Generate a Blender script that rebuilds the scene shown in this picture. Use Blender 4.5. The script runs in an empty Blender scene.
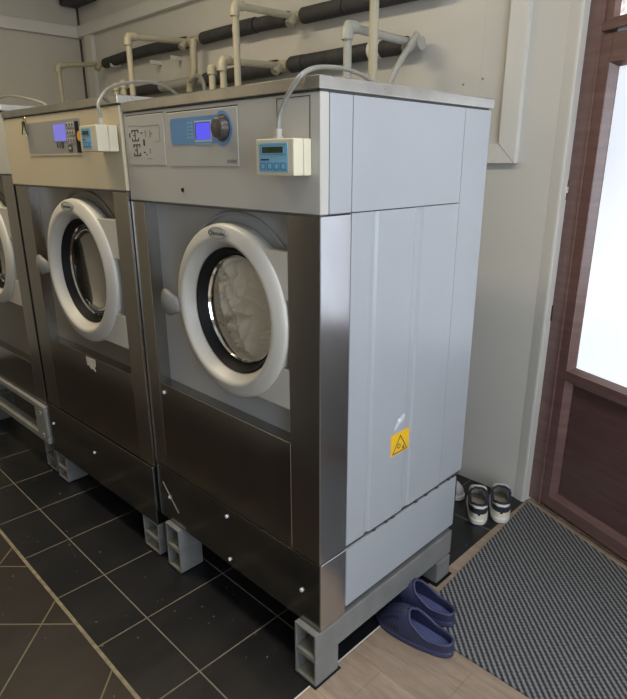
import bpy, bmesh, math, random
from mathutils import Vector, Matrix, noise
random.seed(7)
S = bpy.context.scene
C = S.collection
PI = math.pi

# ------------------------------------------------------------------ camera
CX, CY, CZ, YAW, PITCH, ROLL, F = .9536, -.9805, 1.5054, .7834, .3115, -.0027, 583.26
fw = Vector((-math.sin(YAW)*math.cos(PITCH), math.cos(YAW)*math.cos(PITCH), -math.sin(PITCH)))
rt = Vector((math.cos(YAW), math.sin(YAW), 0)); up = rt.cross(fw)
r2 = rt*math.cos(ROLL)+up*math.sin(ROLL); u2 = up*math.cos(ROLL)-rt*math.sin(ROLL)
cd = bpy.data.cameras.new('camera'); cam = bpy.data.objects.new('camera', cd); C.objects.link(cam)
cam.matrix_world = Matrix(((r2.x, u2.x, -fw.x, CX), (r2.y, u2.y, -fw.y, CY), (r2.z, u2.z, -fw.z, CZ), (0, 0, 0, 1)))
cd.sensor_fit = 'VERTICAL'; cd.sensor_height = 36; cd.lens = F/699*36; cd.clip_start = .02
S.camera = cam

# ------------------------------------------------------------------ world, lights, exposure
w = bpy.data.worlds.new('world'); S.world = w; w.use_nodes = True
w.node_tree.nodes['Background'].inputs[0].default_value = (.75, .87, 1, 1)
w.node_tree.nodes['Background'].inputs[1].default_value = .6
S.view_settings.view_transform = 'Standard'; S.view_settings.look = 'None'
S.view_settings.exposure = 0.0; S.view_settings.gamma = 1.0; S.view_settings.use_curve_mapping = False
SIDE_WINDOW = 5.4      # radiance of the shop window in the end wall
DOOR_GLASS = .86      # radiance of the frosted door panes
def area(name, loc, rot, sx, sy, power, col):
    l = bpy.data.lights.new(name, 'AREA'); l.shape = 'RECTANGLE'; l.size = sx; l.size_y = sy; l.energy = power; l.color = col
    o = bpy.data.objects.new(name, l); C.objects.link(o); o.location = loc; o.rotation_euler = rot; return o
area('ceiling_lamp_and_fill', (-1.7, -.35, 2.92), (0, 0, 0), 1.2, .3, 33, (1, .84, .58))
area('ceiling_lamp_and_fill', (1.0, -.2, 2.92), (0, 0, 0), 1.2, .3, 24, (1, .96, .92))  # added fill that brightens entrance floor, mat and wall; no known lamp

# ------------------------------------------------------------------ node helpers / materials
class N:
    def __init__(s, nt): s.nt = nt
    def new(s, t, **kw):
        n = s.nt.nodes.new(t)
        for k, v in kw.items(): setattr(n, k, v)
        return n
    def lk(s, a, b): s.nt.links.new(a, b)
    def m(s, op, a, b=None, c=None):
        n = s.new('ShaderNodeMath', operation=op)
        for i, v in enumerate((a, b, c)):
            if v is None: continue
            if isinstance(v, (int, float)): n.inputs[i].default_value = v
            else: s.lk(v, n.inputs[i])
        return n.outputs[0]
    def pos(s):
        g = s.new('ShaderNodeNewGeometry'); x = s.new('ShaderNodeSeparateXYZ'); s.lk(g.outputs['Position'], x.inputs[0])
        return g.outputs['Position'], x.outputs[0], x.outputs[1], x.outputs[2]
    def obj(s):
        g = s.new('ShaderNodeTexCoord'); x = s.new('ShaderNodeSeparateXYZ'); s.lk(g.outputs['Object'], x.inputs[0])
        return g.outputs['Object'], x.outputs[0], x.outputs[1], x.outputs[2]
    def noise(s, vec, scale, detail=3, rough=.5, stretch=None):
        if stretch:
            mp = s.new('ShaderNodeMapping'); mp.inputs['Scale'].default_value = stretch; s.lk(vec, mp.inputs[0]); vec = mp.outputs[0]
        n = s.new('ShaderNodeTexNoise'); n.inputs['Scale'].default_value = scale; n.inputs['Detail'].default_value = detail
        n.inputs['Roughness'].default_value = rough; s.lk(vec, n.inputs['Vector']); return n.outputs[0]
    def ramp(s, fac, stops):
        r = s.new('ShaderNodeValToRGB'); e = r.color_ramp.elements
        while len(e) < len(stops): e.new(.5)
        for i, (p, c) in enumerate(stops): e[i].position = p; e[i].color = (*c, 1)
        s.lk(fac, r.inputs[0]); return r.outputs[0]
    def mix(s, fac, a, b):
        n = s.new('ShaderNodeMix', data_type='RGBA')
        if isinstance(fac, (int, float)): n.inputs[0].default_value = fac
        else: s.lk(fac, n.inputs[0])
        for i, v in ((6, a), (7, b)):
            if isinstance(v, tuple): n.inputs[i].default_value = (*v, 1)
            else: s.lk(v, n.inputs[i])
        return n.outputs[2]
    def line(s, v, anchor, pitch, width):
        t = s.m('ADD', s.m('DIVIDE', s.m('SUBTRACT', v, anchor), pitch), .5)
        t = s.m('ABSOLUTE', s.m('SUBTRACT', s.m('FRACT', t), .5))
        return s.m('LESS_THAN', t, width/2/pitch)
    def bump(s, h, strength, dist, bsdf):
        b = s.new('ShaderNodeBump'); b.inputs['Strength'].default_value = strength; b.inputs['Distance'].default_value = dist
        s.lk(h, b.inputs['Height']); s.lk(b.outputs[0], bsdf.inputs['Normal'])

def mat(name, col=(.5, .5, .5), rough=.5, metal=0, var=.06, vscale=6, stretch=None, coat=0, rvar=0, bump=0, bscale=200, em=None, spec=None):
    m = bpy.data.materials.new(name); m.use_nodes = True; n = N(m.node_tree); b = m.node_tree.nodes['Principled BSDF']
    b.inputs['Roughness'].default_value = rough; b.inputs['Metallic'].default_value = metal
    b.inputs['Base Color'].default_value = (*col, 1)
    if spec is not None: b.inputs['Specular IOR Level'].default_value = spec
    if coat: b.inputs['Coat Weight'].default_value = coat; b.inputs['Coat Roughness'].default_value = .15
    v = n.obj()[0]
    if var:
        f = n.noise(v, vscale, 4, .6, stretch)
        n.lk(n.ramp(f, [(.3, tuple(c*(1-var) for c in col)), (.7, tuple(min(1, c*(1+var)) for c in col))]), b.inputs['Base Color'])
    if rvar:
        f = n.noise(v, vscale*.8, 4, .6, stretch)
        n.lk(n.m('ADD', n.m('MULTIPLY', f, rvar), rough-rvar/2), b.inputs['Roughness'])
    if bump: n.bump(n.noise(v, bscale, 2), bump, .002, b)
    if em:
        b.inputs['Emission Color'].default_value = (*em[0], 1); b.inputs['Emission Strength'].default_value = em[1]
    return m

M = {}
M['steel'] = mat('brushed_stainless_steel', (.40, .385, .36), .24, 1, .07, 5, (1, 1, .25), rvar=.12)
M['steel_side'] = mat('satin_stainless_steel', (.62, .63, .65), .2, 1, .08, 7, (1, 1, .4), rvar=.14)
M['steel_lid'] = mat('worn_stainless_steel', (.5, .49, .46), .3, 1, .12, 9, rvar=.2)
M['grey'] = mat('grey_enamel', (.46, .45, .42), .38, 0, .03, 3)
M['grey_side'] = mat('light_grey_enamel', (.345, .365, .395), .28, 0, .03, 3, spec=.5)
M['grey_front'] = mat('grey_enamel_front', (.36, .37, .38), .38, 0, .03, 3)
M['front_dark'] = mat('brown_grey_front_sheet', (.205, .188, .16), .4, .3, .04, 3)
M['beige'] = mat('beige_enamel', (.52, .46, .33), .4, 0, .04, 3)
M['white_enamel'] = mat('off_white_enamel', (.50, .50, .46), .4, 0, .04, 3)
M['door_white'] = mat('door_ring_plastic', (.49, .475, .435), .4, 0, .03, 4)
M['black'] = mat('black_rubber', (.008, .008, .009), .55, 0, .1, spec=.2)
M['dark'] = mat('dark_metal', (.03, .03, .032), .5, .3)
M['gap'] = mat('dark_gap_grey', (.06, .06, .06), .6)  # dark tone put in for shade in joints and gaps; clips share it
M['dark_block'] = mat('added_dark_block', (.13, .125, .12), .6, 0, .05)
M['chrome'] = mat('chrome', (.8, .78, .72), .1, 1, 0)
M['tube'] = mat('grey_painted_tube', (.185, .185, .180), .42, 0, .12, 12)
M['tube_in'] = mat('dusty_tube_inside', (.28, .265, .2), .7, 0, .2, 30)
M['plate'] = mat('grey_plastic_plate', (.44, .44, .41), .4, 0, .03)
M['plate2'] = mat('grey_film_panel', (.28, .28, .27), .4, 0, .03)
M['blue'] = mat('blue_film', (.12, .27, .50), .4, 0, .03)
M['screen_blue'] = mat('lit_blue_screen', (.05, .05, .3), .3, 0, 0, em=((.08, .08, .85), .85))
M['screen_violet'] = mat('lit_violet_screen', (.1, .1, .3), .3, 0, 0, em=((.16, .16, .62), .8))
M['screen_green'] = mat('dark_green_screen', (.03, .05, .025), .2, 0, .2, 40)
M['lightblue'] = mat('light_blue_film', (.20, .45, .62), .4, 0, .03)
M['midblue'] = mat('mid_blue_print', (.08, .24, .42), .4, 0, .03)
M['handle'] = mat('mid_grey_handle_plastic', (.17, .17, .165), .45, 0, .04)
M['cream'] = mat('cream_plastic', (.62, .58, .44), .45, 0, .04)
M['ink'] = mat('dark_print', (.05, .05, .055), .5, 0, 0)
M['faint'] = mat('faint_grey_print', (.25, .25, .23), .5, 0, 0)
M['navy_ink'] = mat('navy_print', (.02, .03, .12), .5, 0, 0)
M['whiteprint'] = mat('white_print', (.6, .66, .7), .5, 0, 0)
M['pipe'] = mat('cream_plastic_pipe', (.42, .385, .28), .4, 0, .08, 14)
M['pipe_grey'] = mat('pale_grey_pipe', (.38, .38, .34), .4, 0, .05, 14)
M['foam'] = mat('black_foam_insulation', (.038, .038, .041), .7, 0, .3, 20, bump=.3, bscale=120)
M['cable'] = mat('grey_cable', (.27, .27, .25), .4, 0, .05)
M['pvc'] = mat('white_wall_trunking', (.66, .65, .61), .35, 0, .04, 4)
M['mahogany'] = None
M['yellow'] = mat('yellow_vinyl', (.80, .47, .02), .4, 0, .05, 20)
M['paper'] = mat('torn_white_paper', (.62, .6, .52), .8, 0, .2, 60)
M['residue'] = mat('white_residue', (.78, .8, .85), .5, 0, .1, 60)
M['brass'] = mat('brass', (.7, .52, .2), .25, 1, .05)
M['orange'] = mat('orange_plastic', (.75, .38, .06), .5)
M['cloth'] = mat('wet_white_cotton', (.90, .87, .76), .85, 0, .08, 20, bump=.3, bscale=90)
M['navy'] = None
M['shoe_white'] = mat('off_white_leather', (.74, .73, .68), .5, 0, .08, 40)
M['shoe_grey'] = mat('grey_mesh_fabric', (.42, .42, .41), .8, 0, .12, 90)
M['shoe_navy'] = mat('navy_webbing', (.018, .022, .05), .7, 0, .2, 80)
M['shoe_in'] = mat('beige_shoe_lining', (.38, .33, .27), .8, 0, .1, 40)

def thin_glass(name, tint, rough=.02, refl=.6):
    m = bpy.data.materials.new(name); m.use_nodes = True; nt = m.node_tree; n = N(nt)
    for x in list(nt.nodes): nt.nodes.remove(x)
    o = n.new('ShaderNodeOutputMaterial'); t = n.new('ShaderNodeBsdfTransparent'); t.inputs[0].default_value = (*tint, 1)
    g = n.new('ShaderNodeBsdfGlossy'); g.inputs['Roughness'].default_value = rough
    fr = n.new('ShaderNodeFresnel'); fr.inputs[0].default_value = 1.45
    mx = n.new('ShaderNodeMixShader'); n.lk(n.m('MULTIPLY', fr.outputs[0], refl), mx.inputs[0])
    n.lk(t.outputs[0], mx.inputs[1]); n.lk(g.outputs[0], mx.inputs[2]); n.lk(mx.outputs[0], o.inputs[0]); return m
M['glass'] = thin_glass('clear_glass', (.97, .98, .96))

def lit_pane(name, stops, strength, scale=1.4):
    m = bpy.data.materials.new(name); m.use_nodes = True; n = N(m.node_tree); b = m.node_tree.nodes['Principled BSDF']
    b.inputs['Base Color'].default_value = (.6, .62, .65, 1); b.inputs['Roughness'].default_value = .35
    c = n.ramp(n.noise(n.pos()[0], scale, 2, .4), stops)
    n.lk(c, b.inputs['Emission Color']); b.inputs['Emission Strength'].default_value = strength; return m
M['frosted'] = lit_pane('frosted_daylit_glass', [(.36, (.46, .54, .68)), (.62, (.88, .94, 1))], DOOR_GLASS, .9)
M['transom'] = lit_pane('daylit_transom_glass', [(.42, (.42, .38, .34)), (.5, (.9, .9, .92))], 1.1, 45)
M['daylight'] = lit_pane('daylit_shop_window', [(.3, (.74, .86, 1)), (.7, (.8, .9, 1))], SIDE_WINDOW)

def wood_mat(name, c1, c2, axis_stretch, rough=.35, scale=4, coat=0, planks=None):
    m = bpy.data.materials.new(name); m.use_nodes = True; n = N(m.node_tree); b = m.node_tree.nodes['Principled BSDF']
    p, x, y, z = n.pos()
    f = n.noise(p, scale, 6, .65, axis_stretch); f2 = n.noise(p, scale*5, 4, .6, axis_stretch)
    f = n.m('ADD', n.m('MULTIPLY', f, .7), n.m('MULTIPLY', f2, .3))
    col = n.ramp(f, [(.32, c1), (.68, c2)])
    if planks:
        pitch, anchor, plen = planks
        row = n.m('FLOOR', n.m('DIVIDE', n.m('SUBTRACT', y, anchor), pitch))
        tone = n.m('FRACT', n.m('MULTIPLY', n.m('SINE', n.m('MULTIPLY', row, 12.99)), 437.5))
        col = n.mix(n.m('MULTIPLY', tone, .2), col, tuple(c*.6 for c in c1))
        xs = n.m('ADD', x, n.m('MULTIPLY', tone, plen))
        seam = n.m('MAXIMUM', n.line(y, anchor, pitch, .002), n.line(xs, .1, plen, .002))
        col = n.mix(n.m('MULTIPLY', seam, .4), col, tuple(c*.25 for c in c1))
    n.lk(col, b.inputs['Base Color']); b.inputs['Roughness'].default_value = rough
    if coat: b.inputs['Coat Weight'].default_value = coat; b.inputs['Coat Roughness'].default_value = .2
    n.bump(f2, .12, .002, b); return m
M['mahogany'] = wood_mat('mahogany_foil', (.118, .064, .056), (.205, .118, .104), (1, 1, 12), .3, 3, .3)
M['mahogany_panel'] = wood_mat('mahogany_foil_panel', (.090, .049, .046), (.148, .083, .076), (1, 1, 9), .34, 3, .2)
M['oak'] = wood_mat('oak_vinyl_planks', (.25, .18, .128), (.45, .345, .255), (1, 7, 1), .42, 5, 0, (.19, -.02, 1.3))

def tile_mat(name, base, grout, rot, xa, xp, ya, yp, gw, rough, dust):
    m = bpy.data.materials.new(name); m.use_nodes = True; n = N(m.node_tree); b = m.node_tree.nodes['Principled BSDF']
    p, x, y, z = n.pos()
    if rot: x, y = n.m('SUBTRACT', x, y), n.m('ADD', x, y)
    g = n.m('MAXIMUM', n.line(x, xa, xp, gw), n.line(y, ya, yp, gw))
    d = n.noise(p, 3, 5, .7, (1, .35, 1)); d2 = n.noise(p, 40, 3, .6)
    c = n.ramp(d, [(.35, base), (.75, tuple(v+dust for v in base))])
    sp = n.m('GREATER_THAN', n.noise(p, 60, 0), .83)
    c = n.mix(n.m('MULTIPLY', sp, .35), c, (.3, .28, .25))
    gc = n.mix(d2, grout, tuple(v*.45 for v in grout))
    n.lk(n.mix(g, c, gc), b.inputs['Base Color'])
    r = n.m('ADD', n.m('MULTIPLY', d, .25), rough-.12); n.lk(n.m('MAXIMUM', r, n.m('MULTIPLY', g, .8)), b.inputs['Roughness'])
    n.bump(n.m('SUBTRACT', n.m('MULTIPLY', d2, .1), g), .3, .002, b); return m
M['tile'] = tile_mat('black_floor_tile', (.0075, .0078, .009), (.25, .225, .17), 0, -.300, .316, -.227, .324, .0045, .33, .010)
M['brown_tile'] = tile_mat('brown_floor_tile', (.020, .013, .010), (.27, .22, .14), 1, -.352, .425, -.914, .43, .007, .4, .012)
M['grout'] = mat('tan_grout', (.25, .21, .13), .8, 0, .3, 40)

def panel_wall(name, col, pitch, axis, rough=.32):
    m = bpy.data.materials.new(name); m.use_nodes = True; n = N(m.node_tree); b = m.node_tree.nodes['Principled BSDF']
    p, x, y, z = n.pos(); f = n.noise(p, 1.5, 4, .6)
    c = n.ramp(f, [(.3, tuple(v*.94 for v in col)), (.7, col)])
    l = n.line((x, y)[axis], .08, pitch, .004)
    n.lk(n.mix(n.m('MULTIPLY', l, .12), c, tuple(v*.45 for v in col)), b.inputs['Base Color']); b.inputs['Roughness'].default_value = rough
    n.bump(l, -.2, .002, b); return m
M['wall'] = panel_wall('white_wall_panelling', (.61, .595, .55), .5, 0)
M['wall2'] = panel_wall('white_wall_panelling_left', (.56, .54, .48), .5, 1)
M['plaster'] = mat('painted_plaster', (.58, .56, .52), .8, 0, .04, 2)

def mat_rib():
    m = bpy.data.materials.new('ribbed_grey_carpet'); m.use_nodes = True; n = N(m.node_tree); b = m.node_tree.nodes['Principled BSDF']
    p, x, y, z = n.pos()
    a = math.radians(-44); u = n.m('ADD', n.m('MULTIPLY', x, -math.sin(a)), n.m('MULTIPLY', y, math.cos(a)))
    v = n.m('ADD', n.m('MULTIPLY', x, math.cos(a)), n.m('MULTIPLY', y, math.sin(a)))
    nz = n.noise(p, 160, 3, .7)
    w_ = n.m('MULTIPLY', n.m('SUBTRACT', nz, .5), .006)
    s = n.m('SINE', n.m('MULTIPLY', n.m('ADD', u, w_), 2*PI/.0170))
    cr = n.m('SINE', n.m('MULTIPLY', v, 2*PI/.0125))
    h = n.m('ADD', n.m('MULTIPLY', s, .42), n.m('MULTIPLY', cr, .10))
    h = n.m('ADD', n.m('ADD', h, .5), n.m('MULTIPLY', n.m('SUBTRACT', nz, .5), 1.3))
    n.lk(n.ramp(h, [(.25, (.028, .028, .029)), (.88, (.245, .246, .25))]), b.inputs['Base Color'])
    b.inputs['Roughness'].default_value = .95; n.bump(h, .6, .004, b); return m
M['mat'] = mat_rib()

def navy_foam(name, holes):
    m = bpy.data.materials.new(name); m.use_nodes = True; n = N(m.node_tree); b = m.node_tree.nodes['Principled BSDF']
    p, x, y, z = n.obj(); b.inputs['Roughness'].default_value = .5
    def cell(v, pt): return n.m('SUBTRACT', n.m('FRACT', n.m('DIVIDE', v, pt)), .5)
    if holes:
        cx_, cy_ = cell(n.m('ADD', x, n.m('MULTIPLY', n.m('FLOOR', n.m('DIVIDE', y, .0115)), .00575)), .0115), cell(y, .0115)
        d = n.m('SQRT', n.m('ADD', n.m('POWER', cx_, 2), n.m('POWER', cy_, 2)))
        k = n.m('MULTIPLY', n.m('LESS_THAN', d, .27), n.m('MULTIPLY', n.m('LESS_THAN', x, -.03), n.m('GREATER_THAN', z, .035)))
        n.lk(n.mix(k, (.030, .034, .082), (.006, .007, .016)), b.inputs['Base Color'])
    else:
        cx_, cy_ = cell(x, .009), cell(y, .009)
        d = n.m('SQRT', n.m('ADD', n.m('POWER', cx_, 2), n.m('POWER', cy_, 2)))
        n.lk(n.ramp(d, [(.15, (.15, .18, .36)), (.45, (.06, .072, .18))]), b.inputs['Base Color']); n.bump(d, -.6, .004, b)
    return m
M['navy'] = navy_foam('navy_foam', True); M['navy_bed'] = navy_foam('navy_dimpled_footbed', False)
M['navy_plain'] = mat('navy_foam_sole', (.040, .046, .105), .5, 0, .06, 30)

# ------------------------------------------------------------------ mesh helpers
class MB:
    def __init__(s): s.bm = bmesh.new(); s.mi = 0
    def _tag(s, faces):
        for f in faces: f.material_index = s.mi
    def box(s, x0, x1, y0, y1, z0, z1, bev=0, seg=2):
        n0 = len(s.bm.faces); vs = [s.bm.verts.new(p) for p in ((x0,y0,z0),(x1,y0,z0),(x1,y1,z0),(x0,y1,z0),(x0,y0,z1),(x1,y0,z1),(x1,y1,z1),(x0,y1,z1))]
        fs = [s.bm.faces.new([vs[i] for i in q]) for q in ((3,2,1,0),(4,5,6,7),(0,1,5,4),(1,2,6,5),(2,3,7,6),(3,0,4,7))]
        s._tag(fs)
        if bev:
            es = {e for f in fs for e in f.edges}
            r = bmesh.ops.bevel(s.bm, geom=list(es), offset=bev, segments=seg, affect='EDGES', profile=.5); s._tag(r['faces'])
        return s
    def grid(s, rows, close_u=False, close_v=False):
        V = [[s.bm.verts.new(p) for p in r] for r in rows]; nr, nc = len(V), len(V[0]); fs = []
        for i in range(nr if close_u else nr-1):
            for j in range(nc if close_v else nc-1):
                q = [V[i][j], V[i][(j+1) % nc], V[(i+1) % nr][(j+1) % nc], V[(i+1) % nr][j]]
                if len(set(q)) == 4:
                    try: fs.append(s.bm.faces.new(q))
                    except ValueError: pass
        s._tag(fs); return V
    def tube(s, pts, r, seg=12, cap=True):
        pts = [Vector(p) for p in pts]; rows = []; T = (pts[1]-pts[0]).normalized()
        ref = Vector((0, 0, 1)) if abs(T.z) < .9 else Vector((1, 0, 0)); nrm = T.cross(ref).normalized()
        for i, p in enumerate(pts):
            t = (pts[min(i+1, len(pts)-1)]-pts[max(i-1, 0)]).normalized()
            nrm = (nrm - t*nrm.dot(t)).normalized(); bn = t.cross(nrm)
            rr = r[i] if isinstance(r, (list, tuple)) else r
            rows.append([p+(nrm*math.cos(2*PI*k/seg)+bn*math.sin(2*PI*k/seg))*rr for k in range(seg)])
        V = s.grid(rows, False, True)
        if cap: s._tag([s.bm.faces.new(V[0][::-1]), s.bm.faces.new(V[-1])])
        return s
    def lathe(s, prof, cx, cz, seg=64, closed=False):   # about the Y axis; profile of (radius, y)
        rows = [[(cx+r*math.cos(2*PI*k/seg), y, cz+r*math.sin(2*PI*k/seg)) for r, y in prof] for k in range(seg)]
        s.grid(rows, True, closed); return s
    def disc(s, cx, y, cz, r, seg=32, depth=.002, rx=None):
        rx = rx or r; a = [(cx+rx*math.cos(2*PI*k/seg), cz+r*math.sin(2*PI*k/seg)) for k in range(seg)]
        return s.prism(a, y, y-depth)
    def prism(s, poly, y0, y1):                          # polygon in x,z extruded along y
        A = [s.bm.verts.new((x, y0, z)) for x, z in poly]; B = [s.bm.verts.new((x, y1, z)) for x, z in poly]; k = len(A); fs = []
        fs += [s.bm.faces.new(A), s.bm.faces.new(B[::-1])]
        fs += [s.bm.faces.new([A[i], B[i], B[(i+1) % k], A[(i+1) % k]]) for i in range(k)]
        s._tag(fs); return s
    def prism_x(s, poly, x0, x1):                        # polygon in y,z extruded along x
        A = [s.bm.verts.new((x0, y, z)) for y, z in poly]; B = [s.bm.verts.new((x1, y, z)) for y, z in poly]; k = len(A); fs = []
        fs += [s.bm.faces.new(A[::-1]), s.bm.faces.new(B)]
        fs += [s.bm.faces.new([A[(i+1) % k], B[(i+1) % k], B[i], A[i]]) for i in range(k)]
        s._tag(fs); return s
    def prism_z(s, poly, z0, z1):
        A = [s.bm.verts.new((x, y, z0)) for x, y in poly]; B = [s.bm.verts.new((x, y, z1)) for x, y in poly]; k = len(A); fs = []
        fs += [s.bm.faces.new(A[::-1]), s.bm.faces.new(B)]
        fs += [s.bm.faces.new([A[i], A[(i+1) % k], B[(i+1) % k], B[i]]) for i in range(k)]
        s._tag(fs); return s
    def build(s, name, mats, parent=None, angle=35, recalc=True, merge=0):
        if merge: bmesh.ops.remove_doubles(s.bm, verts=s.bm.verts, dist=merge)
        if recalc: bmesh.ops.recalc_face_normals(s.bm, faces=s.bm.faces)
        me = bpy.data.meshes.new(name); s.bm.to_mesh(me); s.bm.free()
        for m_ in (mats if isinstance(mats, (list, tuple)) else [mats]): me.materials.append(M[m_] if isinstance(m_, str) else m_)
        me.shade_smooth(); me.set_sharp_from_angle(angle=math.radians(angle))
        o = bpy.data.objects.new(name, me); C.objects.link(o)
        if parent: o.parent = parent
        md = o.modifiers.new('weighted_normals', 'WEIGHTED_NORMAL'); md.keep_sharp = True; md.weight = 100
        return o
def tag(o, label=None, cat=None, group=None, kind=None):
    if label: o['label'] = label
    if cat: o['category'] = cat
    if group: o['group'] = group
    if kind: o['kind'] = kind
    return o
def thing(name, label, cat, loc=(0, 0, 0), rz=0, group=None, rot=None):
    o = bpy.data.objects.new(name, None); C.objects.link(o); o.location = loc; o.rotation_euler = rot or (0, 0, rz)
    o.empty_display_size = .05
    return tag(o, label, cat, group)
def struct(o, label=None): return tag(o, label, kind='structure')
def bez(pts, n=10):          # catmull-rom through the points
    P = [Vector(p) for p in pts]; P = [2*P[0]-P[1]]+P+[2*P[-1]-P[-2]]; out = []
    for i in range(1, len(P)-2):
        for k in range(n):
            t = k/n; a, b, c, d = P[i-1:i+3]
            out.append(.5*((2*b)+(c-a)*t+(2*a-5*b+4*c-d)*t*t+(3*b-a-3*c+d)*t**3))
    return out+[P[-2]]
def rrect(x0, x1, z0, z1, r, n=5):
    out = []
    for cx, cz, a0 in ((x1-r, z1-r, 0), (x0+r, z1-r, 90), (x0+r, z0+r, 180), (x1-r, z0+r, 270)):
        out += [(cx+r*math.cos(math.radians(a0+90*k/n)), cz+r*math.sin(math.radians(a0+90*k/n))) for k in range(n+1)]
    return out
def text_mesh(txt, size, name, m, parent, matrix):
    cu = bpy.data.curves.new(name, 'FONT'); cu.body = txt; cu.size = size; cu.align_x = 'CENTER'; cu.align_y = 'CENTER'; cu.extrude = .0004
    t = bpy.data.objects.new('t', cu); C.objects.link(t); dg = bpy.context.evaluated_depsgraph_get()
    me = bpy.data.meshes.new_from_object(t.evaluated_get(dg)); bpy.data.objects.remove(t)
    me.transform(matrix); me.materials.clear(); me.materials.append(M[m]); o = bpy.data.objects.new(name, me); C.objects.link(o); o.parent = parent; return o
FRONT = Matrix.Rotation(PI/2, 4, 'X')   # text lying in x,y -> standing in x,z, facing -y

# ------------------------------------------------------------------ the room
XL = -4.01; YB = 1.385; ZC = 3.0
DA = math.radians(-21.7); DO = Vector((-.016, 1.442, 0)); DT = Vector((math.cos(DA), math.sin(DA), 0)); DN = Vector((math.sin(DA), -math.cos(DA), 0))  # door wall: origin, along, into the room
XE = 2.3; SE = (XE-DO.x)/DT.x
dl = lambda s, off=0: DO+DT*s+DN*off
BORD = -.405; XW = -.02
b = MB(); b.box(XL, XW, BORD, YB+.1, -.06, 0); struct(b.build('floor', 'tile'))
b = MB(); b.box(XL, XW, -3.0, BORD-.012, -.06, -.0005); struct(b.build('floor', 'brown_tile'))
e = dl(SE, -.2)
b = MB(); b.prism_z([(XW+.004, -3.0), (XE+.1, -3.0), (XE+.1, e.y+.1), (XW+.004, YB+.12)], -.06, 0); struct(b.build('floor', 'oak'))
b = MB(); b.box(XL, XW, BORD-.012, BORD, -.06, .0008); struct(b.build('trim_1', 'grout'))
b = MB(); b.box(XW, XW+.004, -3.0, .60, -.06, .001); b.mi = 1; b.box(XW, XW+.004, .60, YB, -.06, .0004); struct(b.build('trim_2', ['pvc', 'oak']))
b = MB(); b.box(XL-.1, -.03, YB, YB+.1, 0, ZC); struct(b.build('wall_back', 'wall'))
b = MB(); b.box(XL-.1, XL, -3.0, YB, 0, ZC); struct(b.build('wall_left', 'wall2'))
b = MB(); b.box(XL-.1, XE+.1, -3.1, -3.0, 0, ZC); struct(b.build('front_wall_and_blocks', 'plaster'))
b = MB(); b.box(XL-.1, XE+.1, -3.1, YB+.2, ZC, ZC+.1); struct(b.build('ceiling', 'plaster'))
# end wall with the shop window
WY0, WY1, WZ0, WZ1 = -1.7, .2, .45, 2.35
b = MB(); ye = dl(SE, 0).y
b.box(XE, XE+.1, -3.0, WY0, 0, ZC); b.box(XE, XE+.1, WY1, ye, 0, ZC); b.box(XE, XE+.1, WY0, WY1, 0, WZ0); b.box(XE, XE+.1, WY0, WY1, WZ1, ZC)
struct(b.build('wall_right', 'plaster'))
b = MB()
for y0, y1, z0, z1 in ((WY0, WY1, WZ0, WZ0+.06), (WY0, WY1, WZ1-.06, WZ1), (WY0, WY0+.06, WZ0, WZ1), (WY1-.06, WY1, WZ0, WZ1), (-.78, -.72, WZ0, WZ1)): b.box(XE+.02, XE+.07, y0, y1, z0, z1, .004)
wn = struct(b.build('window_1', 'mahogany'))
b = MB(); b.box(XE+.04, XE+.045, WY0+.05, WY1-.05, WZ0+.05, WZ1-.05); b.build('pane', 'daylight', wn)
# opposite row of cabinets along the front of the aisle, plus an added dark block: only ever seen mirrored in the steel
b = MB(); b.box(XL, -1.15, -1.7, -.95, 0, 2.05); struct(b.build('front_wall_and_blocks', 'plaster'))
b = MB(); b.box(-1.15, -.80, -1.7, -.95, 0, 2.05); struct(b.build('front_wall_and_blocks', 'dark_block'))  # added unseen dark block that darkens the reflection in the right column

# angled wall that carries the entrance: local frame x along, y = out of the room, built in place
def wall_frame(name):
    return Matrix(((DT.x, -DN.x, 0, DO.x), (DT.y, -DN.y, 0, DO.y), (0, 0, 1, 0), (0, 0, 0, 1)))
WF = wall_frame('door')
def place(o): o.matrix_world = WF; return o
FZ = 2.42
b = MB(); b.box(-.03, SE, -.03, .12, FZ, ZC); b.box(1.72, SE, -.03, .12, 0, FZ); struct(place(b.build('wall_right', 'plaster')))
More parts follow.
